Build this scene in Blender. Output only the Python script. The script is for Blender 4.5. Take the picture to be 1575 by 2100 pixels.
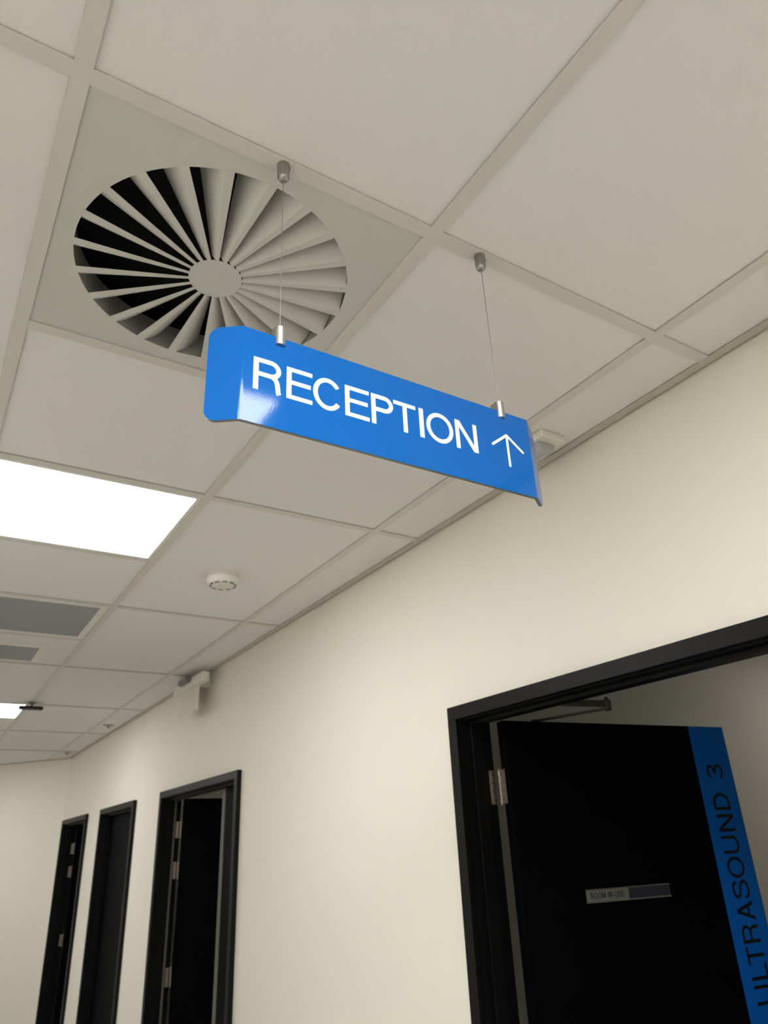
import bpy, bmesh, math, random
from mathutils import Vector, Matrix

random.seed(7)
scene = bpy.context.scene
for o in list(bpy.data.objects):
    bpy.data.objects.remove(o, do_unlink=True)
COL = scene.collection

# ------------------------------------------------------------------ camera
cam_data = bpy.data.cameras.new('camera')
cam_data.sensor_fit = 'VERTICAL'
cam_data.sensor_height = 36.0
cam_data.sensor_width = 27.0
cam_data.lens = 1480.48 * 36.0 / 2100.0
cam_data.clip_start = 0.02
cam_data.dof.use_dof = True
cam_data.dof.focus_distance = 1.08
cam_data.dof.aperture_fstop = 7.5
cam = bpy.data.objects.new('camera', cam_data)
COL.objects.link(cam)
cam.location = (-0.02073, -0.75607, 1.70164)
cam.rotation_euler = (2.006945, 0.042815, -0.552903)
scene.camera = cam

# ------------------------------------------------------------------ world, exposure
world = bpy.data.worlds.new('world')
scene.world = world
world.use_nodes = True
world.node_tree.nodes['Background'].inputs[0].default_value = (1.0, 0.96, 0.9, 1)
world.node_tree.nodes['Background'].inputs[1].default_value = 0.02
scene.view_settings.view_transform = 'Standard'
scene.view_settings.look = 'None'
scene.view_settings.exposure = 0.0
scene.view_settings.gamma = 1.0
scene.view_settings.use_curve_mapping = False

PANEL_STRENGTH = 18.0        # corridor light panels
ROOM_STRENGTH = 5.8         # unseen panels added in the rooms off the corridor

# ------------------------------------------------------------------ materials
def srgb(r, g, b):
    f = lambda c: (c / 255 / 12.92) if c <= 10.3 else ((c / 255 + 0.055) / 1.055) ** 2.4
    return (f(r), f(g), f(b), 1.0)

def material(name, color, rough=0.5, metal=0.0, bump=None, vary=0.0, vary_scale=6.0,
             stretch=None, coat=0.0, coat_rough=0.05, ior=1.45, spec=0.5):
    m = bpy.data.materials.new(name)
    m.use_nodes = True
    nt = m.node_tree
    b = nt.nodes['Principled BSDF']
    b.inputs['Base Color'].default_value = color
    b.inputs['Roughness'].default_value = rough
    b.inputs['Metallic'].default_value = metal
    b.inputs['IOR'].default_value = ior
    b.inputs['Specular IOR Level'].default_value = spec
    b.inputs['Coat Weight'].default_value = coat
    b.inputs['Coat Roughness'].default_value = coat_rough
    tc = nt.nodes.new('ShaderNodeTexCoord')
    vec = tc.outputs['Object']
    if stretch:
        mp = nt.nodes.new('ShaderNodeMapping')
        mp.inputs['Scale'].default_value = stretch
        nt.links.new(vec, mp.inputs['Vector'])
        vec = mp.outputs['Vector']
    if vary > 0:
        n = nt.nodes.new('ShaderNodeTexNoise')
        n.inputs['Scale'].default_value = vary_scale
        n.inputs['Detail'].default_value = 5
        nt.links.new(vec, n.inputs['Vector'])
        mix = nt.nodes.new('ShaderNodeMix')
        mix.data_type = 'RGBA'
        mix.inputs['A'].default_value = tuple(c * (1 - vary) for c in color[:3]) + (1,)
        mix.inputs['B'].default_value = tuple(min(1, c * (1 + vary)) for c in color[:3]) + (1,)
        nt.links.new(n.outputs['Fac'], mix.inputs['Factor'])
        nt.links.new(mix.outputs['Result'], b.inputs['Base Color'])
    if bump:
        scale, strength, dist = bump
        n2 = nt.nodes.new('ShaderNodeTexNoise')
        n2.inputs['Scale'].default_value = scale
        n2.inputs['Detail'].default_value = 3
        nt.links.new(vec, n2.inputs['Vector'])
        bp = nt.nodes.new('ShaderNodeBump')
        bp.inputs['Strength'].default_value = strength
        bp.inputs['Distance'].default_value = dist
        nt.links.new(n2.outputs['Fac'], bp.inputs['Height'])
        nt.links.new(bp.outputs['Normal'], b.inputs['Normal'])
    return m

def emitter(name, color, strength):
    m = bpy.data.materials.new(name)
    m.use_nodes = True
    b = m.node_tree.nodes['Principled BSDF']
    b.inputs['Base Color'].default_value = (0.8, 0.8, 0.8, 1)
    b.inputs['Roughness'].default_value = 0.6
    b.inputs['Emission Color'].default_value = color
    b.inputs['Emission Strength'].default_value = strength
    return m

M = {}
M['wall'] = material('cream_wall_paint', srgb(236, 231, 219), 0.55, bump=(260, 0.08, 0.002), vary=0.012, vary_scale=1.5)
M['tile'] = material('ceiling_tile_board', srgb(233, 231, 228), 0.9, bump=(420, 0.25, 0.001), vary=0.02, vary_scale=120)
M['rail'] = material('painted_grid_metal', srgb(215, 212, 205), 0.45, vary=0.01)
M['edge_trim'] = material('ceiling_edge_metal', srgb(196, 191, 178), 0.5, vary=0.01)
M['slab'] = material('plenum_concrete', srgb(120, 118, 112), 0.9, bump=(30, 0.3, 0.01), vary=0.1)
M['floor'] = material('pale_vinyl_floor', srgb(174, 171, 164), 0.35, vary=0.08, vary_scale=60, bump=(200, 0.05, 0.001))
M['black_wood'] = material('black_stained_timber', srgb(15, 14, 14), 0.45, vary=0.25, vary_scale=14,
                           stretch=(14, 14, 1.2), bump=(18, 0.12, 0.002), spec=0.2)
M['black_wood_head'] = material('black_stained_timber_head', srgb(15, 14, 14), 0.45, vary=0.25, vary_scale=14,
                                stretch=(14, 1.2, 14), bump=(18, 0.12, 0.002), spec=0.2)
M['leaf'] = material('black_door_laminate', srgb(5, 6, 9), 0.6, vary=0.15, vary_scale=8, spec=0.06)
M['seal'] = material('grey_door_seal', srgb(98, 96, 88), 0.6, vary=0.05)
M['blue'] = material('gloss_blue_vinyl', srgb(0, 95, 178), 0.07, bump=(420, 0.06, 0.0004), vary=0.012, spec=0.5)
M['alu'] = material('brushed_aluminium', (0.62, 0.61, 0.58, 1), 0.32, 1.0, bump=(300, 0.1, 0.0005), stretch=(1, 1, 18))
M['alu_dark'] = material('satin_zinc', (0.36, 0.35, 0.33, 1), 0.36, 1.0, bump=(300, 0.08, 0.0005))
M['core'] = material('sign_edge_grey', srgb(128, 128, 126), 0.4, vary=0.06, vary_scale=30)
M['white_print'] = material('white_vinyl_lettering', srgb(247, 246, 243), 0.4, vary=0.01)
M['black_print'] = material('black_vinyl_lettering', srgb(9, 10, 13), 0.5, vary=0.1)
M['strip'] = material('satin_blue_door_vinyl', srgb(6, 112, 220), 0.5, spec=0.2, vary=0.03)
M['wire'] = material('steel_wire_rope', (0.42, 0.40, 0.36, 1), 0.4, 1.0, bump=(900, 0.6, 0.0005), stretch=(1, 1, 0.4))
M['hinge'] = material('stainless_hinge_steel', (0.42, 0.385, 0.33, 1), 0.40, 1.0, vary=0.1, vary_scale=60)
M['screw'] = material('dark_screw_steel', (0.16, 0.14, 0.11, 1), 0.45, 1.0, vary=0.1)
M['closer'] = material('bronze_grey_closer', srgb(92, 90, 84), 0.45, 0.6, vary=0.08)
M['diffuser'] = material('painted_diffuser_steel', srgb(206, 204, 198), 0.42, vary=0.012)
M['plenum'] = material('matt_black_plenum', srgb(26, 27, 29), 0.9, vary=0.1)
M['neck'] = material('galvanised_neck', srgb(170, 170, 166), 0.5, 0.1, vary=0.1, vary_scale=20)
M['panel'] = emitter('lit_opal_panel', (0.985, 0.99, 1.0, 1), PANEL_STRENGTH)
M['panel_dim'] = emitter('lit_opal_panel_low', (0.985, 0.99, 1.0, 1), PANEL_STRENGTH * 0.71)  # weaker output, set to balance wall and ceiling brightness
M['room_fill'] = emitter('added_room_light', (1.0, 0.99, 0.96, 1), ROOM_STRENGTH)
M['lamp_frame'] = material('white_lamp_frame', srgb(232, 230, 224), 0.4, vary=0.01)
M['white_plastic'] = material('white_plastic', srgb(232, 229, 220), 0.38, vary=0.01)
M['grey_plastic'] = material('grey_plastic', srgb(120, 122, 126), 0.45, vary=0.03)
M['sensor_shade'] = material('sensor_shade_grey', srgb(176, 178, 182), 0.3, vary=0.02)  # grey puts the shade on the sensor's near side into the colour
M['opal'] = material('pale_acrylic_blade', srgb(226, 221, 206), 0.2, vary=0.01)
M['mesh_grey'] = material('grey_grille_metal', srgb(166, 168, 172), 0.6, vary=0.05, vary_scale=80)
M['mesh_dark'] = material('dark_grille_backing', srgb(110, 111, 112), 0.8, vary=0.05)
M['dark'] = material('dark_plastic', srgb(34, 34, 33), 0.45, vary=0.08)
M['plate_silver'] = material('silver_indicator_plate', srgb(128, 128, 124), 0.4, 0.2, vary=0.03)
M['plate_dark'] = material('dark_indicator_slide', srgb(48, 51, 59), 0.35, vary=0.04)
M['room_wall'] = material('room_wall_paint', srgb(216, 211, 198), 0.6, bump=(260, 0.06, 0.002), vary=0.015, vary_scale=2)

# ------------------------------------------------------------------ mesh helpers
class MB:
    def __init__(s):
        s.v, s.f, s.smooth = [], [], []
    def add(s, verts, faces, smooth=False):
        n = len(s.v)
        s.v += [Vector(p) for p in verts]
        s.f += [tuple(i + n for i in f) for f in faces]
        s.smooth += [smooth] * len(faces)
        return s
    def box(s, x0, x1, y0, y1, z0, z1):
        v = [(x0, y0, z0), (x1, y0, z0), (x1, y1, z0), (x0, y1, z0), (x0, y0, z1), (x1, y0, z1), (x1, y1, z1), (x0, y1, z1)]
        return s.add(v, [(3, 2, 1, 0), (4, 5, 6, 7), (0, 1, 5, 4), (1, 2, 6, 5), (2, 3, 7, 6), (3, 0, 4, 7)])
    def lathe(s, profile, n=24, origin=(0, 0, 0), M3=None, smooth=True):
        """profile: list of (r, h); axis along local z, mapped with M3 (3x3) and origin."""
        v, f = [], []
        for r, h in profile:
            for k in range(n):
                a = 2 * math.pi * k / n
                p = Vector((r * math.cos(a), r * math.sin(a), h))
                if M3:
                    p = M3 @ p
                v.append(p + Vector(origin))
        for i in range(len(profile) - 1):
            for k in range(n):
                k2 = (k + 1) % n
                f.append((i * n + k, i * n + k2, (i + 1) * n + k2, (i + 1) * n + k))
        f.append(tuple(range(n - 1, -1, -1)))
        m = (len(profile) - 1) * n
        f.append(tuple(m + k for k in range(n)))
        n0 = len(s.v)
        s.add(v, f, smooth)
        s.smooth[-1] = s.smooth[-2] = False
        return s
    def tube(s, pts, r, n=10, smooth=True):
        pts = [Vector(p) for p in pts]
        v, f = [], []
        for i, p in enumerate(pts):
            t = (pts[min(i + 1, len(pts) - 1)] - pts[max(i - 1, 0)]).normalized()
            a = t.orthogonal().normalized()
            b = t.cross(a)
            for k in range(n):
                q = 2 * math.pi * k / n
                v.append(p + r * (math.cos(q) * a + math.sin(q) * b))
        for i in range(len(pts) - 1):
            for k in range(n):
                k2 = (k + 1) % n
                f.append((i * n + k, i * n + k2, (i + 1) * n + k2, (i + 1) * n + k))
        f.append(tuple(range(n - 1, -1, -1)))
        m = (len(pts) - 1) * n
        f.append(tuple(m + k for k in range(n)))
        s.add(v, f, smooth)
        s.smooth[-1] = s.smooth[-2] = False
        return s
    def prism(s, poly, z0, z1):
        """poly in xy (list of 2-tuples), extruded along z."""
        n = len(poly)
        v = [(x, y, z0) for x, y in poly] + [(x, y, z1) for x, y in poly]
        f = [tuple(range(n - 1, -1, -1)), tuple(range(n, 2 * n))]
        f += [(k, (k + 1) % n, n + (k + 1) % n, n + k) for k in range(n)]
        return s.add(v, f)
    def strip(s, left, right, t0, t1):
        """ribbon between two polylines in xy with thickness along z."""
        n = len(left)
        v = [(x, y, t1) for x, y in left] + [(x, y, t1) for x, y in right] + \
            [(x, y, t0) for x, y in left] + [(x, y, t0) for x, y in right]
        f = []
        for i in range(n - 1):
            f += [(i, i + 1, n + i + 1, n + i), (2 * n + i, 3 * n + i, 3 * n + i + 1, 2 * n + i + 1),
                  (i, 2 * n + i, 2 * n + i + 1, i + 1), (n + i, n + i + 1, 3 * n + i + 1, 3 * n + i)]
        f += [(0, n, 3 * n, 2 * n), (n - 1, 3 * n - 1, 4 * n - 1, 2 * n - 1)]
        return s.add(v, f)
    def map(s, fn):
        s.v = [Vector(fn(p)) for p in s.v]
        return s
    def xf(s, mat):
        s.v = [mat @ p for p in s.v]
        return s
    def mesh(s, name, off=Vector((0, 0, 0)), bevel=0.0, bevel_seg=2):
        me = bpy.data.meshes.new(name)
        me.from_pydata([tuple(p - off) for p in s.v], [], s.f)
        bm = bmesh.new()
        bm.from_mesh(me)
        for f, sm in zip(bm.faces, s.smooth):
            f.smooth = sm
        bmesh.ops.recalc_face_normals(bm, faces=bm.faces)
        for e in bm.edges:
            if e.calc_face_angle(0) > 0.6:
                e.smooth = False
        if bevel > 0:
            bmesh.ops.bevel(bm, geom=[e for e in bm.edges if e.calc_face_angle(0) > 0.6], offset=bevel,
                            segments=bevel_seg, affect='EDGES', profile=0.5)
        bm.to_mesh(me)
        bm.free()
        return me

WL = {}
def place(name, me, mat, parent=None, loc=None):
    o = bpy.data.objects.new(name, me)
    COL.objects.link(o)
    if me is not None and mat is not None and not me.materials:
        me.materials.append(M[mat])
    if parent is not None:
        o.parent = parent
        base = WL[parent.name]
    else:
        base = Vector((0, 0, 0))
    l = Vector(loc) if loc is not None else base.copy()
    o.location = l - base
    WL[o.name] = l
    return o

def obj(name, mb, mat, parent=None, origin=None, bevel=0.0, seg=2):
    """one mesh object from world-space geometry; origin = world position of its pivot"""
    if origin is None:
        lo = Vector((min(p.x for p in mb.v), min(p.y for p in mb.v), min(p.z for p in mb.v)))
        hi = Vector((max(p.x for p in mb.v), max(p.y for p in mb.v), max(p.z for p in mb.v)))
        origin = Vector(((lo.x + hi.x) / 2, (lo.y + hi.y) / 2, lo.z))
    origin = Vector(origin)
    return place(name, mb.mesh(name, origin, bevel, seg), mat, parent, origin)

def empty(name, loc):
    o = bpy.data.objects.new(name, None)
    o.empty_display_size = 0.05
    COL.objects.link(o)
    o.location = loc
    WL[o.name] = Vector(loc)
    return o

def tag(o, label, cat=None, group=None, kind=None):
    o['label'] = label
    if cat:
        o['category'] = cat
    if group:
        o['group'] = group
    if kind:
        o['kind'] = kind
    return o

# ------------------------------------------------------------------ lettering (stroke glyphs, cap height H, ink width W)
def stroke(mb, pts, w, t, closed=False):
    pts = [Vector((x, y)) for x, y in pts]
    n = len(pts)
    L, R = [], []
    for i in range(n):
        if closed:
            a, b = pts[(i - 1) % n], pts[(i + 1) % n]
            d0, d1 = (pts[i] - a).normalized(), (b - pts[i]).normalized()
        else:
            d0 = (pts[i] - pts[i - 1]).normalized() if i > 0 else (pts[1] - pts[0]).normalized()
            d1 = (pts[i + 1] - pts[i]).normalized() if i < n - 1 else d0
        d = (d0 + d1).normalized()
        nrm = Vector((-d.y, d.x))
        k = 1.0 / max(0.4, nrm.dot(Vector((-d0.y, d0.x))))
        L.append(tuple(pts[i] + nrm * w / 2 * k))
        R.append(tuple(pts[i] - nrm * w / 2 * k))
    if closed:
        L.append(L[0])
        R.append(R[0])
    mb.nst = getattr(mb, 'nst', 0) + 1          # strokes that cross get their own height
    mb.strip(L, R, 0.0, t * (1 + 0.12 * mb.nst))

def arc(cx, cy, rx, ry, a0, a1, n=18):
    return [(cx + rx * math.cos(math.radians(a0 + (a1 - a0) * i / n)),
             cy + ry * math.sin(math.radians(a0 + (a1 - a0) * i / n))) for i in range(n + 1)]

def bez(p0, p1, p2, p3, n=12):
    o = []
    for i in range(n + 1):
        t = i / n
        o.append(tuple((1 - t) ** 3 * a + 3 * (1 - t) ** 2 * t * b + 3 * (1 - t) * t * t * c + t ** 3 * d
                       for a, b, c, d in zip(p0, p1, p2, p3)))
    return o

def glyph(ch, W, H, sv, sh, t):
    """sv: stem weight, sh: bar weight"""
    m = MB()
    def poly(pts):
        m.nst = getattr(m, 'nst', 0) + 1
        m.prism(pts, 0, t * (1 + 0.12 * m.nst))
    rect = lambda x0, x1, y0, y1: poly([(x0, y0), (x1, y0), (x1, y1), (x0, y1)])
    w = (sv + sh) / 2
    if ch in 'EL':
        rect(0, sv, 0, H)
        rect(sv, W, 0, sh)
        if ch == 'E':
            rect(sv, W, H - sh, H)
            rect(sv, W * 0.94, H * 0.53 - sh / 2, H * 0.53 + sh / 2)
    elif ch == 'I':
        rect(0, W, 0, H)
    elif ch == 'T':
        rect(0, W, H - sh, H)
        rect(W / 2 - sv / 2, W / 2 + sv / 2, 0, H - sh)
    elif ch in 'PR':
        yb = H * 0.445
        rect(0, sv, 0, H)
        ry = (H - yb - sh) / 2
        Wb = W * (0.97 if ch == 'R' else 1.0)
        cx = Wb - sv / 2 - ry * 1.05
        pts = [(sv, H - sh / 2), (cx, H - sh / 2)] + arc(cx, yb + sh / 2 + ry, ry * 1.05, ry, 88, -88) + [(cx, yb + sh / 2), (sv, yb + sh / 2)]
        stroke(m, pts, w, t)
        if ch == 'R':
            leg = bez((cx - ry * 0.1, yb + sh / 2), (W - sv * 0.72, yb + sh * 0.3), (W - sv * 0.95, yb * 0.62), (W - sv * 0.80, H * 0.20))
            leg += bez((W - sv * 0.78, H * 0.17), (W - sv * 0.74, H * 0.09), (W - sv * 0.72, H * 0.05), (W - sv * 0.52, 0.0))[1:]
            stroke(m, leg, w, t)
    elif ch == 'O':
        stroke(m, arc(W / 2, H / 2, W / 2 - w / 2, H / 2 - w / 2 + H * 0.015, 0, 360, 44)[:-1], w, t, True)
    elif ch == 'C':
        stroke(m, arc(W / 2, H / 2, W / 2 - w / 2, H / 2 - w / 2 + H * 0.015, 36, 326, 40), w, t)
    elif ch == 'D':
        rect(0, sv, 0, H)
        r = W - sv / 2 - W * 0.42
        stroke(m, [(sv, H - sh / 2), (W * 0.42, H - sh / 2)] + arc(W * 0.42, H / 2, r, H / 2 - sh / 2, 88, -88, 24) + [(W * 0.42, sh / 2), (sv, sh / 2)], w, t)
    elif ch == 'U':
        yc = W * 0.5 - sv * 0.3
        stroke(m, [(sv / 2, H), (sv / 2, yc)] + arc(W / 2, yc, W / 2 - sv / 2, yc - sh / 2, 184, 356, 22) + [(W - sv / 2, yc), (W - sv / 2, H)], w, t)
    elif ch == 'N':
        rect(0, sv, 0, H)
        rect(W - sv, W, 0, H)
        e = sv * 1.18
        poly([(0, H), (W - e, 0), (W, 0), (e, H)])
    elif ch == 'M':
        rect(0, sv, 0, H)
        rect(W - sv, W, 0, H)
        e = sv * 1.05
        poly([(0, H), (W / 2 - e / 2, 0), (W / 2 + e / 2, 0), (e, H)])
        poly([(W - e, H), (W / 2 - e / 2, 0), (W / 2 + e / 2, 0), (W, H)])
    elif ch == 'A':
        e = sv * 1.1
        poly([(0, 0), (e, 0), (W / 2 + e / 2, H), (W / 2 - e / 2, H)])
        poly([(W - e, 0), (W, 0), (W / 2 + e / 2, H), (W / 2 - e / 2, H)])
        rect(W * 0.22, W * 0.78, H * 0.27, H * 0.27 + sh)
    elif ch == 'S':
        q = w / 2
        pts = bez((W * 0.90, H * 0.71), (W * 0.88, H * 0.93), (W * 0.66, H - q), (W * 0.48, H - q), 10)
        pts += bez((W * 0.48, H - q), (W * 0.26, H - q), (W * 0.09, H * 0.88), (W * 0.09, H * 0.735), 8)[1:]
        pts += bez((W * 0.09, H * 0.735), (W * 0.09, H * 0.50), (W * 0.93, H * 0.60), (W * 0.93, H * 0.29), 14)[1:]
        pts += bez((W * 0.93, H * 0.29), (W * 0.93, H * 0.12), (W * 0.74, q), (W * 0.50, q), 8)[1:]
        pts += bez((W * 0.50, q), (W * 0.24, q), (W * 0.07, H * 0.10), (W * 0.06, H * 0.32), 10)[1:]
        stroke(m, pts, w, t)
    elif ch == '3':
        q = w / 2
        stroke(m, arc(W * 0.48, H * 0.755, W * 0.36, H * 0.245 - q, 170, -88, 22), w, t)
        stroke(m, arc(W * 0.48, H * 0.265, W * 0.46 - q * 0.5, H * 0.265 - q, 92, -170, 26), w, t)
        rect(W * 0.34, W * 0.52, H * 0.525 - sh / 2, H * 0.525 + sh / 2)
    return m

def word(spec, H, sv, sh, t, mapper, mat, parent, name='letter'):
    """spec: list of (char, start, end) along the writing direction"""
    for ch, a, b in spec:
        g = glyph(ch, b - a, H, sv, sh, t)
        g.map(lambda p, a=a: mapper(p.x + a, p.y, p.z))
        obj(name, g, mat, parent)

# ================================================================== SETTING
ZC = 2.70            # ceiling grid face
WX = 1.4034          # corridor face of the right wall
WT = 0.091           # wall thickness
XL = -0.80           # left wall
YB = -4.0            # wall behind the camera
CORNER = Vector((WX, 7.74, 0))
DIAG = Vector((-0.645, 0.764, 0)).normalized()
END = CORNER + DIAG * ((WX - XL) / 0.645 * 1.0)

# doors: (near outer edge, far outer edge) of the architrave, along y
DOORS = [(-0.045, 1.106), (2.885, 4.238), (4.880, 5.952), (6.497, 7.640)]
AW, AT = 0.040, 0.024     # architrave width, thickness
HEAD = 2.092              # top of the architrave

f = MB().box(XL - 0.1, 5.2, YB - 0.1, 11.2, -0.10, 0.0)
floor = obj('floor', f, 'floor')
tag(floor, 'pale vinyl corridor floor below the picture', kind='structure')

# right wall with four openings
w = MB()
x0, x1 = WX, WX + WT
ys = YB
for a, b in DOORS:
    a2, b2 = a + 0.018, b - 0.018
    w.box(x0, x1, ys, a2, 0, 2.84)
    w.box(x0, x1, a2, b2, HEAD - 0.018, 2.84)
    ys = b2
w.box(x0, x1, ys, CORNER.y + 0.03, 0, 2.84)
tag(obj('wall_right', w, 'wall', origin=(WX, 1.8, 0)), 'cream painted corridor wall with four black doorways', kind='structure')

w = MB()
n = Vector((DIAG.y, -DIAG.x, 0))
p0, p1 = CORNER, END
q0, q1 = CORNER + n * 0.1, END + n * 0.1
w.prism([(p0.x, p0.y), (p1.x, p1.y), (q1.x, q1.y), (q0.x, q0.y)], 0, 2.84)
tag(obj('wall_far', w, 'wall'), 'cream wall angled across the far end of the corridor', kind='structure')
tag(obj('wall_left', MB().box(XL - 0.1, XL, YB, END.y + 0.1, 0, 2.84), 'wall'), 'cream corridor wall opposite the doorways', kind='structure')
tag(obj('wall_back', MB().box(XL, WX, YB - 0.1, YB, 0, 2.84), 'wall'), 'cream wall closing the corridor behind the viewer', kind='structure')

# ceiling: slab above, grid and tiles hung below it
ceiling = obj('ceiling', MB().box(XL - 0.1, 5.2, YB - 0.1, 11.2, 2.84, 2.92), 'slab')
tag(ceiling, 'suspended grid ceiling of pale square edged tiles', kind='structure')

RW = 0.026           # face width of the grid rails
LX = [-0.6, 0.0, 0.6, 1.2]
GAP = 0.010          # shadow gap at the wall
TRIM_X = WX - GAP - 0.022
Y_END = 10.2
def far_y(x):        # where the angled wall stands
    return CORNER.y + (WX - x) * DIAG.y / -DIAG.x

# cross rails (continuous) every 1.2 m
ROWS = [YB + 0.4 + 1.2 * k for k in range(12)]
for y in ROWS:
    xa, xb = XL + 0.03, TRIM_X
    if y > CORNER.y:
        xb = WX - (y - CORNER.y) * 0.645 / 0.764 - 0.03
        if xb < XL + 0.3:
            continue
    m = MB().box(xa, xb, y - RW / 2, y + RW / 2, ZC, ZC + 0.0025)
    m.box(xa, xb, y - 0.001, y + 0.001, ZC + 0.0025, ZC + 0.036)
    obj('grid_rail', m, 'rail', ceiling)
# long rails cut between the cross rails
for x in LX:
    ends = [YB + 0.03] + ROWS + [Y_END]
    for a, b in zip(ends[:-1], ends[1:]):
        a2, b2 = a + (RW / 2 if a in ROWS else 0), b - (RW / 2 if b in ROWS else 0)
        b2 = min(b2, far_y(x) - 0.01)
        if b2 - a2 < 0.05:
            continue
        m = MB().box(x - RW / 2, x + RW / 2, a2, b2, ZC - 0.0002, ZC + 0.0023)
        m.box(x - 0.001, x + 0.001, a2, b2, ZC + 0.0023, ZC + 0.036)
        obj('grid_rail', m, 'rail', ceiling)
# short rails beside the 600 mm inserts
INSERTS = {('d', 0.0), ('l', -1.2), ('l', 1.2), ('l', 4.8), ('g', 2.4)}
for xo, y in ((0, 0.6), (0, -0.6), (0, 1.8), (0, 5.4), (0, 3.0), (0, -3.0), (-0.6, 7.8), (-0.6, -0.6), (-0.6, 1.8), (-0.6, 5.4)):
    m = MB().box(xo + RW / 2, xo + 0.6 - RW / 2, y - RW / 2, y + RW / 2, ZC - 0.0001, ZC + 0.0024)
    m.box(xo + RW / 2, xo + 0.6 - RW / 2, y - 0.001, y + 0.001, ZC + 0.0024, ZC + 0.036)
    obj('grid_rail', m, 'rail', ceiling)
# edge angles with a shadow gap to the wall
m = MB().box(TRIM_X, TRIM_X + 0.022, YB, CORNER.y - 0.02, ZC - 0.001, ZC + 0.002)
m.box(TRIM_X + 0.0205, TRIM_X + 0.022, YB, CORNER.y - 0.02, ZC + 0.002, ZC + 0.014)
m.box(TRIM_X + 0.0205, WX, YB, CORNER.y - 0.02, ZC + 0.014, ZC + 0.016)
tag(obj('trim_1', m, 'edge_trim'), 'pale metal angle edging the ceiling along the doorway wall', kind='structure')
m = MB().box(XL + 0.010, XL + 0.032, YB, END.y - 0.2, ZC - 0.001, ZC + 0.002)
m.box(XL, XL + 0.0115, YB, END.y - 0.2, ZC + 0.014, ZC + 0.016)
m.box(XL + 0.010, XL + 0.0115, YB, END.y - 0.2, ZC + 0.002, ZC + 0.014)
tag(obj('trim_2', m, 'edge_trim'), 'pale metal angle edging the ceiling along the opposite wall', kind='structure')
m = MB()
nn = -n
a0, a1 = CORNER + nn * 0.008, END + nn * 0.008
b0, b1 = CORNER + nn * 0.030, END + nn * 0.030
m.prism([(a0.x, a0.y), (a1.x, a1.y), (b1.x, b1.y), (b0.x, b0.y)], ZC - 0.001, ZC + 0.0015)
tag(obj('trim_3', m, 'edge_trim'), 'pale metal angle edging the ceiling along the angled far wall', kind='structure')

# tiles
TZ = ZC + 0.0045
tile_mesh = {}
def tile(xa, xb, ya, yb):
    """lay-in tile between rail centres"""
    if ya > far_y((xa + xb) / 2) + 0.5:
        return
    sx, sy = round(xb - xa - 0.008, 4), round(yb - ya - 0.008, 4)
    key = (sx, sy)
    if key not in tile_mesh:
        b = MB().box(-sx / 2, sx / 2, -sy / 2, sy / 2, 0, 0.014)
        tile_mesh[key] = b.mesh('ceiling_tile', Vector((0, 0, 0)), 0.0012, 1)
    place('ceiling_tile', tile_mesh[key], 'tile', ceiling, ((xa + xb) / 2, (ya + yb) / 2, TZ))

ends = [YB] + ROWS
for ya, yb in zip(ends[:-1], ends[1:]):
    if yb > 9.7:
        break
    tile(XL + 0.012, -0.6, ya, yb)
    if round(ya, 3) in (-1.2, 1.2, 4.8, 7.2):
        tile(-0.6, 0.0, ya + 0.6, yb)
    else:
        tile(-0.6, 0.0, ya, yb)
    tile(0.6, 1.2, ya, yb)
    if ya < 8.3:
        tile(1.2, WX - 0.015, ya, yb if yb < 7.7 else yb)
    ya_r, yb_r = round(ya, 3), round(yb, 3)
    if ya_r == -1.2:            # light, then tile
        tile(0.0, 0.6, -0.6, 0.0)
    elif ya_r == 0.0:           # swirl diffuser, then tile
        tile(0.0, 0.6, 0.6, 1.2)
    elif ya_r == 1.2:
        tile(0.0, 0.6, 1.8, 2.4)
    elif ya_r == 2.4:           # grey grille, then tile with the small grille
        tile(0.0, 0.6, 3.0, 3.6)
    elif ya_r in (4.8, -3.6):
        tile(0.0, 0.6, ya + 0.6, yb)
    else:
        tile(0.0, 0.6, ya, yb)

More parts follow.
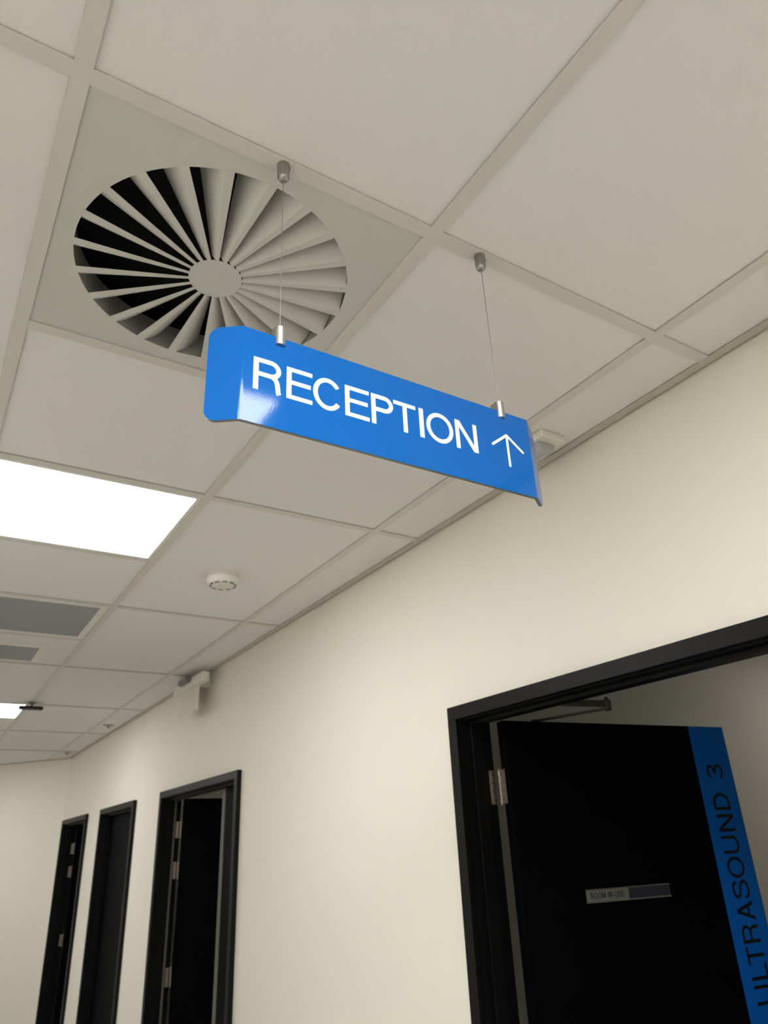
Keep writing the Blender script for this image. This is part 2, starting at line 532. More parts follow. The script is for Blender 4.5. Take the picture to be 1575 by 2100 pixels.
# ================================================================== DOORS
def hinge_at(door, pivot, zc, h, jx, jy, leaf_dir, leaf_n, detail):
    """butt hinge: jamb plate, leaf plate, five knuckles"""
    px, py = pivot
    hg = obj('hinge', MB().box(jx, px - 0.003, jy - 0.0022, jy + 0.0006, zc - h / 2, zc + h / 2), 'hinge', door)
    # plate on the leaf edge
    c = Vector((px, py, 0))
    e0 = c - leaf_n * 0.006
    e1 = c - leaf_n * 0.034
    o = -leaf_dir * 0.0015
    q = [(e0 + o), (e1 + o), (e1 - leaf_dir * 0.0005), (e0 - leaf_dir * 0.0005)]
    obj('hinge_plate', MB().prism([(v.x, v.y) for v in q], zc - h / 2, zc + h / 2), 'hinge', hg)
    seg = h / 5
    for k in range(5):
        m = MB().lathe([(0.0036, 0), (0.0042, 0.0006), (0.0042, seg - 0.0018), (0.0036, seg - 0.0012)], 14, (px, py, zc - h / 2 + k * seg))
        obj('knuckle', m, 'hinge', hg)
    m = MB().lathe([(0.0024, 0), (0.0024, h + 0.008), (0.0010, h + 0.011)], 10, (px, py, zc - h / 2 - 0.004))
    obj('pin', m, 'hinge', hg)
    if detail:
        rot = Matrix.Rotation(math.radians(90), 3, 'X')
        for k in range(4):
            z = zc + h * (0.36 - 0.24 * k)
            xs = jx + (0.013 if k in (0, 3) else 0.009) + (0.006 if k == 3 else 0)
            m = MB().lathe([(0.0032, -0.0005), (0.0028, 0.0004), (0.0014, 0.0006)], 10, (xs, jy - 0.0022, z), rot)
            obj('screw', m, 'screw', hg)
        rl = Matrix.Rotation(math.radians(-90), 3, 'Y')
        for k in range(4):
            z = zc + h * (0.36 - 0.24 * k)
            d = 0.016 + (0.006 if k in (1, 2) else 0)
            s = c - leaf_n * d + o
            m = MB().lathe([(0.0030, -0.0005), (0.0026, 0.0004), (0.0014, 0.0006)], 10, (s.x, s.y, z), rl)
            obj('screw', m, 'screw', hg)
    return hg

def build_door(idx, ya, yb, label, angle, leaf_w, hinge_z, detail=False):
    door = empty('door_%d' % idx, (WX, (ya + yb) / 2, 0))
    tag(door, label, kind='structure')
    xf0 = WX - AT
    xr = WX + WT                       # room face
    ci, cf = ya + AW + 0.004, yb - AW - 0.004    # clear opening
    zh = HEAD - AW - 0.004
    # architraves, corridor side
    for (p, q) in ((ya, ya + AW), (yb - AW, yb)):
        obj('architrave', MB().box(xf0, WX, p, q, 0, HEAD - AW), 'black_wood', door, bevel=0.0015)
    obj('architrave_head', MB().box(xf0, WX, ya, yb, HEAD - AW, HEAD), 'black_wood_head', door, bevel=0.0015)
    # room side
    for (p, q) in ((ya, ya + AW), (yb - AW, yb)):
        obj('architrave', MB().box(xr, xr + 0.020, p, q, 0, HEAD - AW), 'black_wood', door, bevel=0.0015)
    obj('architrave_head', MB().box(xr, xr + 0.020, ya, yb, HEAD - AW, HEAD), 'black_wood_head', door, bevel=0.0015)
    # jambs and head lining
    obj('jamb', MB().box(WX - 0.006, xr + 0.006, ya + 0.018, ci, 0, zh), 'black_wood', door)
    obj('jamb', MB().box(WX - 0.006, xr + 0.006, cf, yb - 0.018, 0, zh), 'black_wood', door)
    obj('jamb_head', MB().box(WX - 0.006, xr + 0.006, ya + 0.018, yb - 0.018, zh, HEAD - 0.018), 'black_wood_head', door)
    # door stops
    sx0, sx1, sp = WX + 0.023, WX + 0.064, 0.011
    obj('door_stop', MB().box(sx0, sx1, ci, ci + sp, 0, zh - sp), 'black_wood', door, bevel=0.0012)
    obj('door_stop', MB().box(sx0, sx1, cf - sp, cf, 0, zh - sp), 'black_wood', door, bevel=0.0012)
    obj('door_stop_head', MB().box(sx0, sx1, ci, cf, zh - sp, zh), 'black_wood_head', door, bevel=0.0012)
    # leaf: pivot at the far jamb, room side
    piv = Vector((WX + 0.1080, cf - 0.020, 0))
    a = math.radians(angle)           # 0 = closed, leaf along -y
    d = Vector((math.sin(a), -math.cos(a), 0))
    nrm = Vector((math.cos(a), math.sin(a), 0))   # room face normal
    lt = 0.040
    top = zh - 0.003
    r0 = piv - nrm * 0.006 + d * 0.006
    c0 = r0 - nrm * (lt - 0.004)
    e = d * (leaf_w - 0.006)
    poly = [c0, c0 + e, r0 + e, r0]
    leaf = obj('door_leaf', MB().prism([(v.x, v.y) for v in poly], 0.008, top), 'leaf', door, origin=(c0.x, c0.y, 0.0), bevel=0.001, seg=1)
    for z in hinge_z:
        hinge_at(door, (piv.x, piv.y), z, 0.097, WX + 0.084, cf, d, nrm, detail)
    return door, leaf, c0, d, nrm, top

d1, leaf1, c0, dv, nv, ltop = build_door(
    1, *DOORS[0], 'black timber doorway with a black door standing open, blue strip lettered ULTRASOUND 3',
    82.6, 0.938, (1.8555, 1.0, 0.25), True)

# --- lettered strip and indicator on the first leaf.  s runs from the hinge edge, z upward
def on_leaf(s, z, t):
    q = c0 + dv * s - nv * t
    return (q.x, q.y, z)
st = MB()
for (s, t) in ((0.766, 0.0002), (0.929, 0.0002), (0.929, 0.0008), (0.766, 0.0008)):
    pass
q = [on_leaf(s, 0, t) for s, t in ((0.766, 0.0), (0.9285, 0.0), (0.9285, 0.0006), (0.766, 0.0006))]
st.prism([(p[0], p[1]) for p in q], 0.008, ltop - 0.0005)
strip = obj('blue_strip', st, 'strip', d1)
strip['label'] = 'satin blue vinyl strip down the free edge of the door'
TB, TH = 0.884, 0.074       # baseline s, cap height; writing runs upward
word([('U', 1.217, 1.269), ('L', 1.282, 1.326), ('T', 1.323, 1.372), ('R', 1.381, 1.433), ('A', 1.443, 1.498),
      ('S', 1.506, 1.558), ('O', 1.565, 1.628), ('U', 1.637, 1.691), ('N', 1.704, 1.757), ('D', 1.771, 1.825), ('3', 1.870, 1.920)],
     TH, 0.0095, 0.0085, 0.0004, lambda u, v, t: on_leaf(TB - v, u, 0.0006 + t), 'black_print', strip)

q = [on_leaf(s, 0, t) for s, t in ((0.224, 0.0), (0.543, 0.0), (0.543, 0.003), (0.224, 0.003))]
ind = obj('indicator_plate', MB().prism([(p[0], p[1]) for p in q], 1.532, 1.565), 'plate_silver', d1)
ind['label'] = 'narrow silver slider plate reading ROOM IN USE'
q = [on_leaf(s, 0, t) for s, t in ((0.381, 0.003), (0.541, 0.003), (0.541, 0.0042), (0.381, 0.0042))]
obj('dark_slide', MB().prism([(p[0], p[1]) for p in q], 1.5345, 1.5625), 'plate_dark', ind)
for z in (1.5305, 1.5640):
    q = [on_leaf(s, 0, t) for s, t in ((0.222, 0.0), (0.545, 0.0), (0.545, 0.006), (0.222, 0.006))]
    obj('slide_rail', MB().prism([(p[0], p[1]) for p in q], z, z + 0.0022), 'alu', ind)
LW = [('R', .0118), ('O', .0132), ('O', .0132), ('M', .0138), (' ', .0052), ('I', .0024), ('N', .0116), (' ', .0052), ('U', .0114), ('S', .0112), ('E', .0106)]
u, spec = 0.237, []
tot = sum(b for _, b in LW) + 0.0028 * len(LW)
k = (0.366 - 0.237) / tot
for ch, b in LW:
    if ch != ' ':
        spec.append((ch, u, u + b * k))
    u += (b + 0.0028) * k
word(spec, 0.0158, 0.0021, 0.0018, 0.0003, lambda u, v, t: on_leaf(u, 1.5412 + v, 0.003 + t), 'black_print', ind)

# --- overhead door closer of the first door
P = Vector((1.700, 1.055, 2.050))
Eb = Vector((1.800, 0.830, 2.083))
S = Vector((1.540, 0.930, 2.090))
def bar(p, q, wd, th):
    t = (q - p).normalized()
    side = t.cross(Vector((0, 0, 1))).normalized() * wd / 2
    up = side.cross(t).normalized() * th / 2
    v = []
    for b in (p, q):
        v += [b - side - up, b + side - up, b + side + up, b - side + up]
    return MB().add(v, [(0, 1, 2, 3), (7, 6, 5, 4), (0, 4, 5, 1), (1, 5, 6, 2), (2, 6, 7, 3), (3, 7, 4, 0)])
lp = c0 + nv * 0.040 + dv * 0.10
body = MB()
qa = [lp + nv * 0.0004, lp + dv * 0.22 + nv * 0.0004, lp + dv * 0.22 + nv * 0.045, lp + nv * 0.045]
body.prism([(v.x, v.y) for v in qa], 1.975, 2.035)
cl = obj('door_closer', body, 'closer', d1, bevel=0.004)
cl['label'] = 'dark metal overhead door closer with folded arm'
obj('closer_spindle', MB().lathe([(0.009, 0), (0.009, 0.026), (0.012, 0.027), (0.012, 0.034)], 16, (P.x, P.y, 2.030)), 'closer', cl)
obj('main_arm', bar(Vector((P.x, P.y, 2.060)), Eb + Vector((0, 0, -0.014)), 0.020, 0.006), 'closer', cl, bevel=0.001)
obj('elbow_joint', MB().lathe([(0.007, -0.022), (0.012, -0.020), (0.012, -0.008), (0.0135, -0.006), (0.0135, 0.010), (0.011, 0.012), (0.006, 0.013), (0.006, 0.020)], 18, Eb), 'closer', cl)
mid = Eb.lerp(S, 0.55)
obj('forearm', bar(Eb, mid, 0.018, 0.019), 'closer', cl, bevel=0.002)
obj('forearm_rod', MB().tube([mid.lerp(Eb, 0.05), S], 0.005), 'closer', cl)
obj('frame_shoe', MB().box(WX + WT + 0.0205, WX + WT + 0.040, 0.905, 0.955, 2.056, 2.100), 'closer', cl, bevel=0.002)

d2, leaf2, *_r = build_door(2, *DOORS[1], 'wide black doorway, large leaf open and half leaf shut, second along the cream wall', 84.0, 0.90, (1.866, 1.634, 1.069, 0.25))
ya2, yb2 = DOORS[1]
ci2, cf2, zh2 = ya2 + AW + 0.004, yb2 - AW - 0.004, HEAD - AW - 0.004
obj('door_seal', MB().box(WX + 0.0645, WX + 0.076, cf2 - 0.016, cf2, 0, zh2 - 0.014), 'seal', d2)
obj('door_seal', MB().box(WX + 0.0645, WX + 0.076, 3.275, cf2, zh2 - 0.014, zh2), 'seal', d2)
# the narrow half leaf of this doorway stays bolted shut beside the open one
obj('half_leaf', MB().box(WX + 0.0645, WX + 0.1045, ci2 + 0.003, 3.268, 0.008, zh2 - 0.003), 'leaf', d2, bevel=0.001, seg=1)
obj('meeting_strip', MB().box(WX + 0.0615, WX + 0.0700, 3.2685, 3.312, 0.008, zh2 - 0.016), 'seal', d2)
d3, leaf3, *_r = build_door(3, *DOORS[2], 'black doorway with its door shut, third along the cream wall', 0.0, 0.975, (1.85, 1.0, 0.25))
d4, leaf4, *_r = build_door(4, *DOORS[3], 'black doorway next to the corridor bend, furthest along the cream wall', 88.0, 0.95, (1.832, 1.626, 1.045, 0.25))

# rooms behind the open doors (dim)
def room(idx, ya, yb, xb, lamp):
    t = 0.05
    xa = WX + WT
    r = MB()
    r.box(xb, xb + t, ya - t, yb + t, 0, 2.84)
    r.box(xa, xb, ya - t, ya, 0, 2.84)
    r.box(xa, xb, yb, yb + t, 0, 2.84)
    tag(obj('wall_room_%d' % idx, r, 'room_wall'), 'dim painted walls of the room behind doorway %s' % {1: 'lettered ULTRASOUND 3', 2: 'second along', 4: 'at the bend'}[idx], kind='structure')
    c = MB().box(xa, xb, ya, yb, ZC, ZC + 0.02)
    tag(obj('ceiling_room_%d' % idx, c, 'tile'), 'plain pale ceiling of the room behind doorway %s' % {1: 'lettered ULTRASOUND 3', 2: 'second along', 4: 'at the bend'}[idx], kind='structure')
    if lamp:  # unseen lamp, added to light the room wall behind the leaf
        lx, ly = lamp
        t_ = empty('light_panel', (lx, ly, ZC - 0.012))
        tag(t_, 'unseen light panel added inside the room behind doorway %s' % {1: 'lettered ULTRASOUND 3', 2: 'second along', 4: 'at the bend'}[idx], 'light')
        m = MB().box(lx - .3, lx + .3, ly - .3, ly + .3, ZC - 0.012, ZC)
        obj('frame', m, 'lamp_frame', t_)
        obj('diffuser', MB().box(lx - .28, lx + .28, ly - .28, ly + .28, ZC - 0.014, ZC - 0.0122), 'room_fill', t_)

room(1, -1.6, 1.60, 5.1, (4.3, 0.75))
room(2, 2.2, 4.70, 4.4, (3.2, 3.2))
room(4, 6.1, 7.95, 4.4, None)

# ================================================================== CEILING FITTINGS
def light_panel(x, y, label, mat='panel'):
    """600 mm flush panel, near-left grid corner at x, y"""
    t = empty('light_panel', (x + 0.3, y + 0.3, ZC))
    tag(t, label, 'light', 'corridor light panels')
    a, b = 0.014, 0.027
    fr = MB()
    for (p, q, r, s) in ((a, 0.6 - a, a, b), (a, 0.6 - a, 0.6 - b, 0.6 - a), (a, b, b, 0.6 - b), (0.6 - b, 0.6 - a, b, 0.6 - b)):
        fr.box(x + p, x + q, y + r, y + s, ZC + 0.0006, ZC + 0.02)
    obj('frame', fr, 'lamp_frame', t)
    obj('diffuser', MB().box(x + b, x + 0.6 - b, y + b, y + 0.6 - b, ZC + 0.0022, ZC + 0.008), mat, t)
    return t
light_panel(0.0, 1.2, 'large bright square ceiling light panel beyond the round air vent', 'panel_dim')
light_panel(0.0, 4.8, 'small far bright ceiling light panel beside the dark fitting', 'panel_dim')
light_panel(-0.6, 1.2, 'added unseen ceiling light panel touching the large one, just past the picture edge', 'panel_dim')  # extra panel added to lift the lower wall
light_panel(-0.6, 4.8, 'added unseen ceiling light panel touching the small far one, just past the picture edge', 'panel_dim')  # likewise added, for more light further along
light_panel(0.0, -1.2, 'bright ceiling light panel above the viewer, mirrored in the blue sign')
light_panel(-0.6, -1.2, 'added unseen ceiling light panel above the viewer, beside the mirrored one')  # added to strengthen the light around the viewer
light_panel(0.0, -3.6, 'added unseen ceiling light panel at the blind end of the corridor behind the viewer')  # added to brighten the nearest part of the ceiling
light_panel(-0.6, 7.2, 'added unseen ceiling light panel at the corridor bend, just past the picture edge')  # added to brighten the angled far wall

# --- round swirl diffuser
CX, CY = 0.300, 0.298
NB = 22
dif = empty('swirl_diffuser', (CX, CY, ZC))
tag(dif, 'round swirl air vent with radial blades in a square ceiling plate', 'air vent')
R_OUT, R_HUB = 0.252, 0.050
zf = ZC + 0.003
pv, pf = [], []
NS = 88
half = 0.290
for layer, z in enumerate((zf, zf + 0.0012)):
    for k in range(NS):
        a = 2 * math.pi * (k + 0.5) / NS
        c, s = math.cos(a), math.sin(a)
        pv.append((CX + R_OUT * c, CY + R_OUT * s, z))
    for k in range(NS):
        a = 2 * math.pi * (k + 0.5) / NS
        c, s = math.cos(a), math.sin(a)
        m_ = half / max(abs(c), abs(s))
        # snap to corners
        px, py = m_ * c, m_ * s
        if abs(abs(px) - abs(py)) < 0.022:
            px, py = math.copysign(half, px), math.copysign(half, py)
        pv.append((0.3 + px, 0.3 + py, z))
for k in range(NS):
    k2 = (k + 1) % NS
    pf.append((k, k2, NS + k2, NS + k))
    pf.append((2 * NS + k, 3 * NS + k, 3 * NS + k2, 2 * NS + k2))
    pf.append((k, 2 * NS + k, 2 * NS + k2, k2))
obj('face_plate', MB().add(pv, pf), 'diffuser', dif)
obj('hub', MB().lathe([(R_HUB, 0), (R_HUB, 0.0012)], 48, (CX, CY, zf), smooth=False), 'diffuser', dif)
obj('hub_screw', MB().lathe([(0.0085, -0.0015), (0.010, -0.0004), (0.010, 0.0004)], 20, (CX, CY, zf)), 'diffuser', dif)
# neck and black plenum above
nk = MB()
v, fcs = [], []
for (r, z) in ((R_OUT + 0.004, zf + 0.0012), (R_OUT + 0.004, zf + 0.065), (R_OUT + 0.006, zf + 0.065), (R_OUT + 0.006, zf + 0.0012)):
    for k in range(64):
        a = 2 * math.pi * k / 64
        v.append((CX + r * math.cos(a), CY + r * math.sin(a), z))
for i in range(4):
    j = (i + 1) % 4
    for k in range(64):
        k2 = (k + 1) % 64
        fcs.append((i * 64 + k, i * 64 + k2, j * 64 + k2, j * 64 + k))
nk.add(v, fcs, True)
obj('neck', nk, 'neck', dif)
bx = MB()
bx.box(0.012, 0.588, 0.012, 0.588, zf + 0.118, zf + 0.122)
for (a, b, c, d) in ((0.010, 0.012, 0.010, 0.590), (0.588, 0.590, 0.010, 0.590), (0.012, 0.588, 0.010, 0.012), (0.012, 0.588, 0.588, 0.590)):
    bx.box(a, b, c, d, zf + 0.002, zf + 0.122)
obj('plenum_box', bx, 'plenum', dif)
# one blade: flat spoke at face level that curls up towards the previous spoke
pitch = 2 * math.pi / NB
bl_v, bl_f = [], []
NR, NC = 7, 8
def blade_pt(r, c):
    """c: 0 = free flat edge of the spoke, 1 = bend line, 1..2 = the curled fin (towards smaller angle)"""
    sw = 0.0045 + 0.011 * (r - R_HUB) / (R_OUT - R_HUB)      # spoke width
    gapw = r * pitch - sw
    if c <= 1:
        return (r, sw / 2 - sw * c, 0.0)
    u = c - 1
    lift = 0.95 * gapw
    run = gapw * (0.84 * u)
    return (r, -sw / 2 - run, lift * (0.55 * u + 0.45 * u * u))
cs = [0, 1, 1.12, 1.25, 1.4, 1.55, 1.7, 1.85, 2.0]
for i in range(NR + 1):
    r = R_HUB - 0.002 + (R_OUT + 0.002 - R_HUB + 0.002) * i / NR
    for c in cs:
        rr = r
        if c > 1:
            rr = min(max(r, R_HUB + 0.001), R_OUT - 0.0015)
        x, y, z = blade_pt(rr, c)
        bl_v.append((x, y, z))
nc = len(cs)
for i in range(NR):
    for j in range(nc - 1):
        bl_f.append((i * nc + j, i * nc + j + 1, (i + 1) * nc + j + 1, (i + 1) * nc + j))
bmb = MB().add(bl_v, bl_f, True)
blade_me = bmb.mesh('blade')
bm = bmesh.new()
bm.from_mesh(blade_me)
bmesh.ops.solidify(bm, geom=bm.faces[:], thickness=-0.0011)
for e in bm.edges:
    if e.calc_face_angle(0) > 0.35:
        e.smooth = False
bm.to_mesh(blade_me)
bm.free()
blade_me.materials.append(M['diffuser'])
for k in range(NB):
    o = place('blade', blade_me, None, dif, (CX, CY, zf + 0.0001))
    o.rotation_euler = (0, 0, math.radians(-120.8) + k * pitch)

# --- grey grilles further along the ceiling
def grille(name, label, xa, xb, ya, yb, border, bars, zdrop):
    g = empty(name, ((xa + xb) / 2, (ya + yb) / 2, ZC))
    tag(g, label, 'grille')
    z0, z1 = ZC + zdrop, ZC + zdrop + 0.008
    fr = MB()
    fr.box(xa, xb, ya, ya + border, z0, z1)
    fr.box(xa, xb, yb - border, yb, z0, z1)
    fr.box(xa, xa + border, ya + border, yb - border, z0, z1)
    fr.box(xb - border, xb, ya + border, yb - border, z0, z1)
    obj('frame', fr, 'lamp_frame', g, bevel=0.001)
    obj('backing', MB().box(xa + border, xb - border, ya + border, yb - border, z1 + 0.002, z1 + 0.004), 'mesh_dark', g)
    span = yb - ya - 2 * border
    for k in range(bars):
        y = ya + border + span * (k + 0.5) / bars
        hw = span / bars * 0.36
        obj('slat', MB().box(xa + border, xb - border, y - hw, y + hw, z0 + 0.0015, z0 + 0.004), 'mesh_grey', g)
    return g
grille('return_grille', 'large grey return air grille flush in the ceiling beyond the big light', 0.014, 0.586, 2.414, 2.986, 0.032, 26, 0.002)
grille('speaker_grille', 'small grey ceiling grille with a pale frame behind the large grille', 0.146, 0.454, 3.180, 3.545, 0.030, 14, -0.004)

# --- smoke detector
sm = empty('smoke_detector', (0.885, 1.835, ZC))
tag(sm, 'round white smoke detector on the ceiling tile right of the big light', 'smoke detector')
SX, SY = 0.885, 1.835
obj('base', MB().lathe([(0.060, 0.0), (0.060, -0.010), (0.058, -0.013)][::-1], 40, (SX, SY, TZ)), 'white_plastic', sm)
obj('body', MB().lathe([(0.038, -0.046), (0.046, -0.0455), (0.055, -0.041), (0.063, -0.030), (0.065, -0.020), (0.061, -0.012)], 40, (SX, SY, TZ)), 'white_plastic', sm)
for k in range(10):
    a = 2 * math.pi * (k + 0.2) / 10
    v = MB().box(0.0440, 0.0510, -0.0095, 0.0095, -0.0470, -0.0415)
    v.xf(Matrix.Translation((SX, SY, TZ)) @ Matrix.Rotation(a, 4, 'Z'))
    obj('vent_slot', v, 'grey_plastic', sm)
obj('cap', MB().lathe([(0.014, -0.050), (0.032, -0.049), (0.036, -0.0455)], 32, (SX, SY, TZ)), 'white_plastic', sm)

# --- white sensor half hidden behind the sign
s1 = empty('ceiling_sensor', (1.288, 0.470, ZC))
tag(s1, 'white boxy ceiling sensor peeking out behind the right end of the sign', 'sensor')
obj('base', MB().box(1.246, 1.332, 0.412, 0.530, ZC - 0.016, TZ), 'white_plastic', s1, bevel=0.004)
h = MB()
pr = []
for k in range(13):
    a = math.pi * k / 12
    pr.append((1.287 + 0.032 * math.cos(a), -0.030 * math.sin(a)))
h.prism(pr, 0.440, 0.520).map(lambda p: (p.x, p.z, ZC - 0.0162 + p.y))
obj('lens', h, 'sensor_shade', s1, bevel=0.001, seg=1)

# --- exit style blade sign by the wall further down
ex = empty('wall_blade_light', (1.315, 3.52, 2.46))
tag(ex, 'white housing with a pale hanging blade high on the wall above the wide doorway', 'wall light')
obj('housing', MB().box(1.292, 1.338, 3.27, 3.80, 2.612, 2.664), 'white_plastic', ex, bevel=0.004)
obj('blade', MB().box(1.311, 1.319, 3.38, 3.72, 2.468, 2.6118), 'opal', ex, bevel=0.001)
obj('wall_bracket', MB().box(1.338, WX, 3.44, 3.50, 2.618, 2.658), 'white_plastic', ex, bevel=0.002)
obj('wall_bracket', MB().box(1.338, WX, 3.70, 3.76, 2.618, 2.658), 'white_plastic', ex, bevel=0.002)
obj('sensor_block', MB().box(1.262, 1.2918, 3.46, 3.62, 2.640, 2.672), 'grey_plastic', ex, bevel=0.003)

# --- dark bar fitting on a stem beside the far light
db = empty('hanging_bar', (0.60, 4.72, 2.655))
tag(db, 'small dark bar on a short stem under the ceiling beside the far light', 'ceiling fitting')
obj('bar', MB().box(0.522, 0.672, 4.69, 4.74, 2.652, 2.674), 'dark', db, bevel=0.004)
obj('stem', MB().lathe([(0.008, 0), (0.008, 0.0262)], 14, (0.60, 4.715, 2.6738)), 'grey_plastic', db)
obj('rose', MB().lathe([(0.022, 0), (0.026, 0.004), (0.026, 0.008)], 20, (0.60, 4.715, 2.6915)), 'grey_plastic', db)

# --- two sprinkler heads near the far end
for (x, y, lab) in ((1.285, 5.54, 'small pendent sprinkler head on the ceiling above the shut doorway'),
                    (1.285, 7.30, 'small pendent sprinkler head on the ceiling at the corridor bend')):
    sp = empty('sprinkler', (x, y, TZ))
    tag(sp, lab, 'sprinkler', 'ceiling sprinklers')
    obj('rose', MB().lathe([(0.036, -0.006), (0.042, -0.003), (0.042, 0.0)], 24, (x, y, TZ)), 'alu_dark', sp)
    obj('head', MB().lathe([(0.014, -0.024), (0.015, -0.022), (0.006, -0.019), (0.009, -0.010), (0.016, -0.007), (0.016, -0.0055)], 18, (x, y, TZ)), 'alu_dark', sp)

# ================================================================== RECEPTION SIGN
sg = empty('hanging_sign', (0.508, 0.0, 2.206))
tag(sg, 'glossy blue hanging sign reading RECEPTION with a white arrow', 'sign')
XA, XB = 0.252, 0.763         # bend lines
ZB, ZT = 2.2055, 2.3550
TH_S = 0.0055
YF = -0.003                   # front face
FL, FA, BR = 0.047, math.radians(35), 0.011     # flange length, angle, bend radius
# plan profile of the front face: centre, right half, mirrored
def half_plan():
    pts = []                   # (distance along, x offset from bend, y) for the right side
    tl = BR * math.tan(FA / 2)
    n_ = 6
    pts.append((-tl - 0.0015, 0.0))
    pts.append((-tl, 0.0))
    for k in range(1, n_ + 1):
        a = FA * k / n_
        pts.append((-tl + BR * math.sin(a), BR * (1 - math.cos(a))))
    ex_, ey_ = pts[-1]
    rem = FL - tl
    for k in range(1, 13):
        pts.append((ex_ + rem * k / 12 * math.cos(FA), ey_ + rem * k / 12 * math.sin(FA)))
    return pts
hp = half_plan()
prof = [(XA - dx, YF + dy) for dx, dy in reversed(hp)] + [(XB + dx, YF + dy) for dx, dy in hp]
# arc length from the outer ends, for the rounded corners
def cum(p):
    L = [0.0]
    for a, b in zip(p[:-1], p[1:]):
        L.append(L[-1] + math.hypot(b[0] - a[0], b[1] - a[1]))
    return L
cl_ = cum(prof)
tot = cl_[-1]
CR = 0.017
# refine the outermost part so that the corner is round
fine = []
for i, (x, y) in enumerate(prof):
    fine.append((x, y, cl_[i]))
extra = []
for frac in (0.0, 0.015, 0.05, 0.11, 0.19, 0.3, 0.42, 0.56, 0.72, 0.88, 1.0):
    s = CR * frac
    for base, sign in ((0, 1), (tot, -1)):
        t = base + sign * s
        for i in range(len(prof) - 1):
            if cl_[i] - 1e-9 <= t <= cl_[i + 1] + 1e-9:
                k = (t - cl_[i]) / max(1e-9, cl_[i + 1] - cl_[i])
                extra.append((prof[i][0] + (prof[i + 1][0] - prof[i][0]) * k, prof[i][1] + (prof[i + 1][1] - prof[i][1]) * k, t))
                break
allp = sorted(fine + extra, key=lambda q: q[2])
pts = []
for q_ in allp:
    if not pts or q_[2] - pts[-1][2] > 1e-5:
        pts.append(q_)
def inset(t):
    e = min(t, tot - t)
    if e >= CR:
        return 0.0
    return CR - math.sqrt(max(0.0, CR * CR - (CR - e) ** 2))
N = len(pts)
def normals(i):
    a, b = pts[max(i - 1, 0)], pts[min(i + 1, N - 1)]
    t = Vector((b[0] - a[0], b[1] - a[1])).normalized()
    return Vector((-t.y, t.x))        # points to the back (+y) in the flat part
def sheet(off0, off1, shrink):
    v, f = [], []
    for off in (off0, off1):
        for i, (x, y, t) in enumerate(pts):
            nrm = normals(i)
            ins = min(inset(t), (ZT - ZB) / 2 - 0.002) + shrink
            px, py = x + nrm.x * off, y + nrm.y * off
            v += [(px, py, ZB + ins), (px, py, ZT - ins)]
    o2 = 2 * N
    for i in range(N - 1):
        a, b, c, d = 2 * i, 2 * i + 2, 2 * i + 3, 2 * i + 1
        f += [(a, b, c, d), (o2 + d, o2 + c, o2 + b, o2 + a), (a, o2 + a, o2 + b, b), (d, c, o2 + c, o2 + d)]
    f += [(0, 1, o2 + 1, o2), (2 * N - 2, o2 + 2 * N - 2, o2 + 2 * N - 1, 2 * N - 1)]
    return MB().add(v, f)
panel = obj('sign_panel', sheet(0.0005, TH_S - 0.0005, 0.0), 'core', sg)
panel['label'] = 'grey edged bent panel of the sign'
def face_sheet(off0, off1):
    m = sheet(off0, off1, 0.0003)
    m.smooth = [True if (k % 4 in (0, 1) and k < 4 * (N - 1)) else False for k in range(len(m.f))]
    return m
obj('blue_face', face_sheet(0.0, 0.0005), 'blue', panel)
obj('blue_back', face_sheet(TH_S - 0.0005, TH_S), 'blue', panel)
# lettering on the front face
onsign = lambda u, v, t: (u, YF - 0.0001 - t, v)
ZBASE, CAP = 2.2583, 0.0515
word([('R', .2684, .3099), ('E', .3168, .3558), ('C', .3572, .4030), ('E', .4078, .4477), ('P', .4516, .4896), ('T', .4904, .5302),
      ('I', .5362, .5442), ('O', .5491, .5998), ('N', .6047, .6477)],
     CAP, 0.0074, 0.0066, 0.0003, lambda u, v, t: onsign(u, ZBASE + v, t), 'white_print', sg)
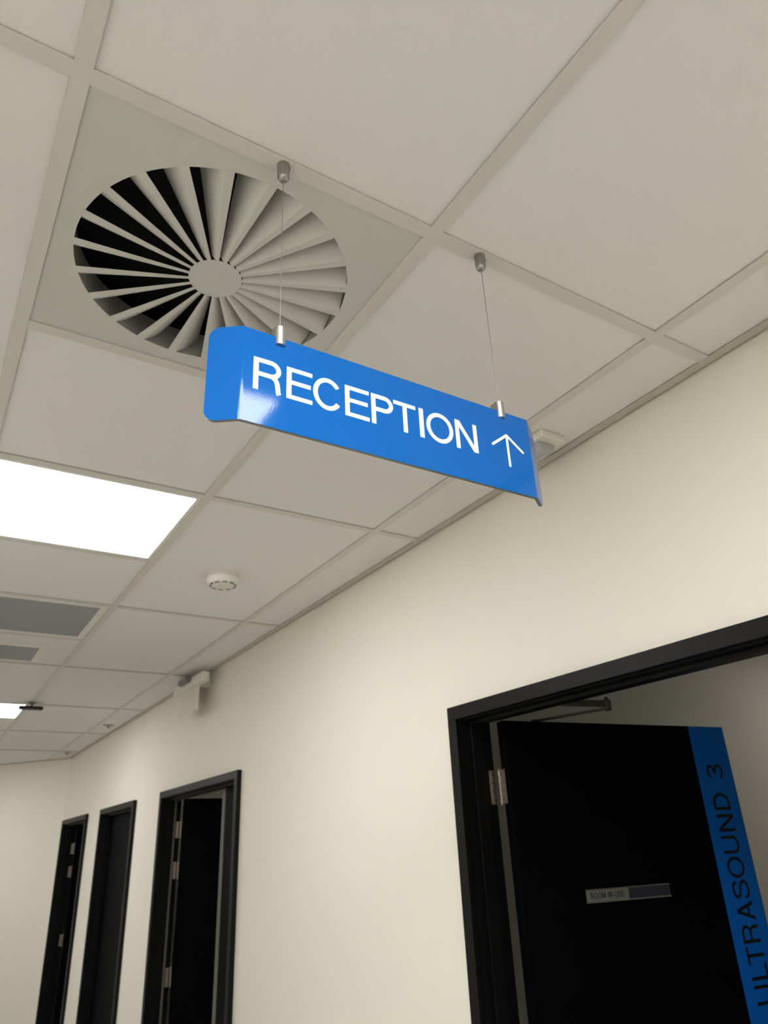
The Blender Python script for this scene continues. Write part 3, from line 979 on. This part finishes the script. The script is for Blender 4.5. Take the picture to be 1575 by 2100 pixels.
# arrow: shaft and two arms with round ends
ar = MB()
def capsule(p, q, w_):
    p, q = Vector(p), Vector(q)
    d = (q - p).normalized()
    a0 = math.atan2(d.y, d.x)
    poly = [(q.x + w_ / 2 * math.cos(a0 + t), q.y + w_ / 2 * math.sin(a0 + t)) for t in [math.pi * (k / 8 - 0.5) for k in range(9)]]
    poly += [(p.x + w_ / 2 * math.cos(a0 + t), p.y + w_ / 2 * math.sin(a0 + t)) for t in [math.pi * (k / 8 + 0.5) for k in range(9)]]
    ar.nst = getattr(ar, 'nst', 0) + 1
    ar.prism(poly, 0, 0.0003 * (1 + 0.12 * ar.nst))
capsule((0.7115, 2.2525), (0.7115, 2.3080), 0.0046)
capsule((0.6795, 2.2850), (0.7115, 2.3095), 0.0046)
capsule((0.7435, 2.2850), (0.7115, 2.3095), 0.0046)
ar.map(lambda p: onsign(p.x, p.y, p.z))
obj('arrow', ar, 'white_print', sg)
# hangers: ceiling mount, wire and clamp
for x in (0.3065, 0.7065):
    y0 = YF + TH_S / 2
    mt = MB().lathe([(0.0015, -0.0350), (0.0045, -0.0343), (0.0075, -0.0318), (0.0095, -0.0275), (0.0100, -0.0220),
                     (0.0100, -0.0075), (0.0094, -0.0070), (0.0094, -0.0060), (0.0106, -0.0055), (0.0106, 0.0)], 28, (x, y0, ZC - 0.0003))
    mo = obj('ceiling_mount', mt, 'alu_dark', sg)
    rot = Matrix.Rotation(math.radians(90), 3, 'Y')
    obj('grub_screw', MB().lathe([(0.0014, -0.0006), (0.0014, 0.0008)], 10, (x + 0.0082, y0 - 0.0055, ZC - 0.0100), rot), 'screw', mo)
    obj('wire', MB().tube([(x, y0, ZC - 0.0345), (x, y0, 2.52), (x, y0, 2.3720)], 0.00065, 8), 'wire', sg)
    # clamp: cylinder with a slot for the panel, in two jaws and a cap
    jaw = MB()
    rc = 0.0082
    for sgn in (-1, 1):
        a0 = math.asin((TH_S / 2 + 0.0002) / rc)
        pl = [(rc * math.cos(a), sgn * rc * math.sin(a)) for a in [a0 + (math.pi - 2 * a0) * k / 16 for k in range(17)]]
        if sgn > 0:       # the rear jaw reaches further back
            pl = [(a, b + (0.009 if b > TH_S / 2 + 0.001 else 0)) for a, b in pl]
        jaw.prism([(x + a, y0 + b) for a, b in pl], 2.3415, 2.3560)
    cap = [(rc * math.cos(a), rc * math.sin(a) + (0.009 if k <= 16 else 0)) for k, a in [(k, math.pi * k / 16) for k in range(33) if k != 32]]
    jaw.prism([(x + a, y0 + b) for a, b in cap], 2.3560, 2.3720)
    jaw.smooth = [len(fc) == 4 for fc in jaw.f]
    obj('clamp', jaw, 'alu', sg)

# ------------------------------------------------------------------ shade smooth lathe meshes get autosmooth by flat caps
bpy.context.view_layer.update()
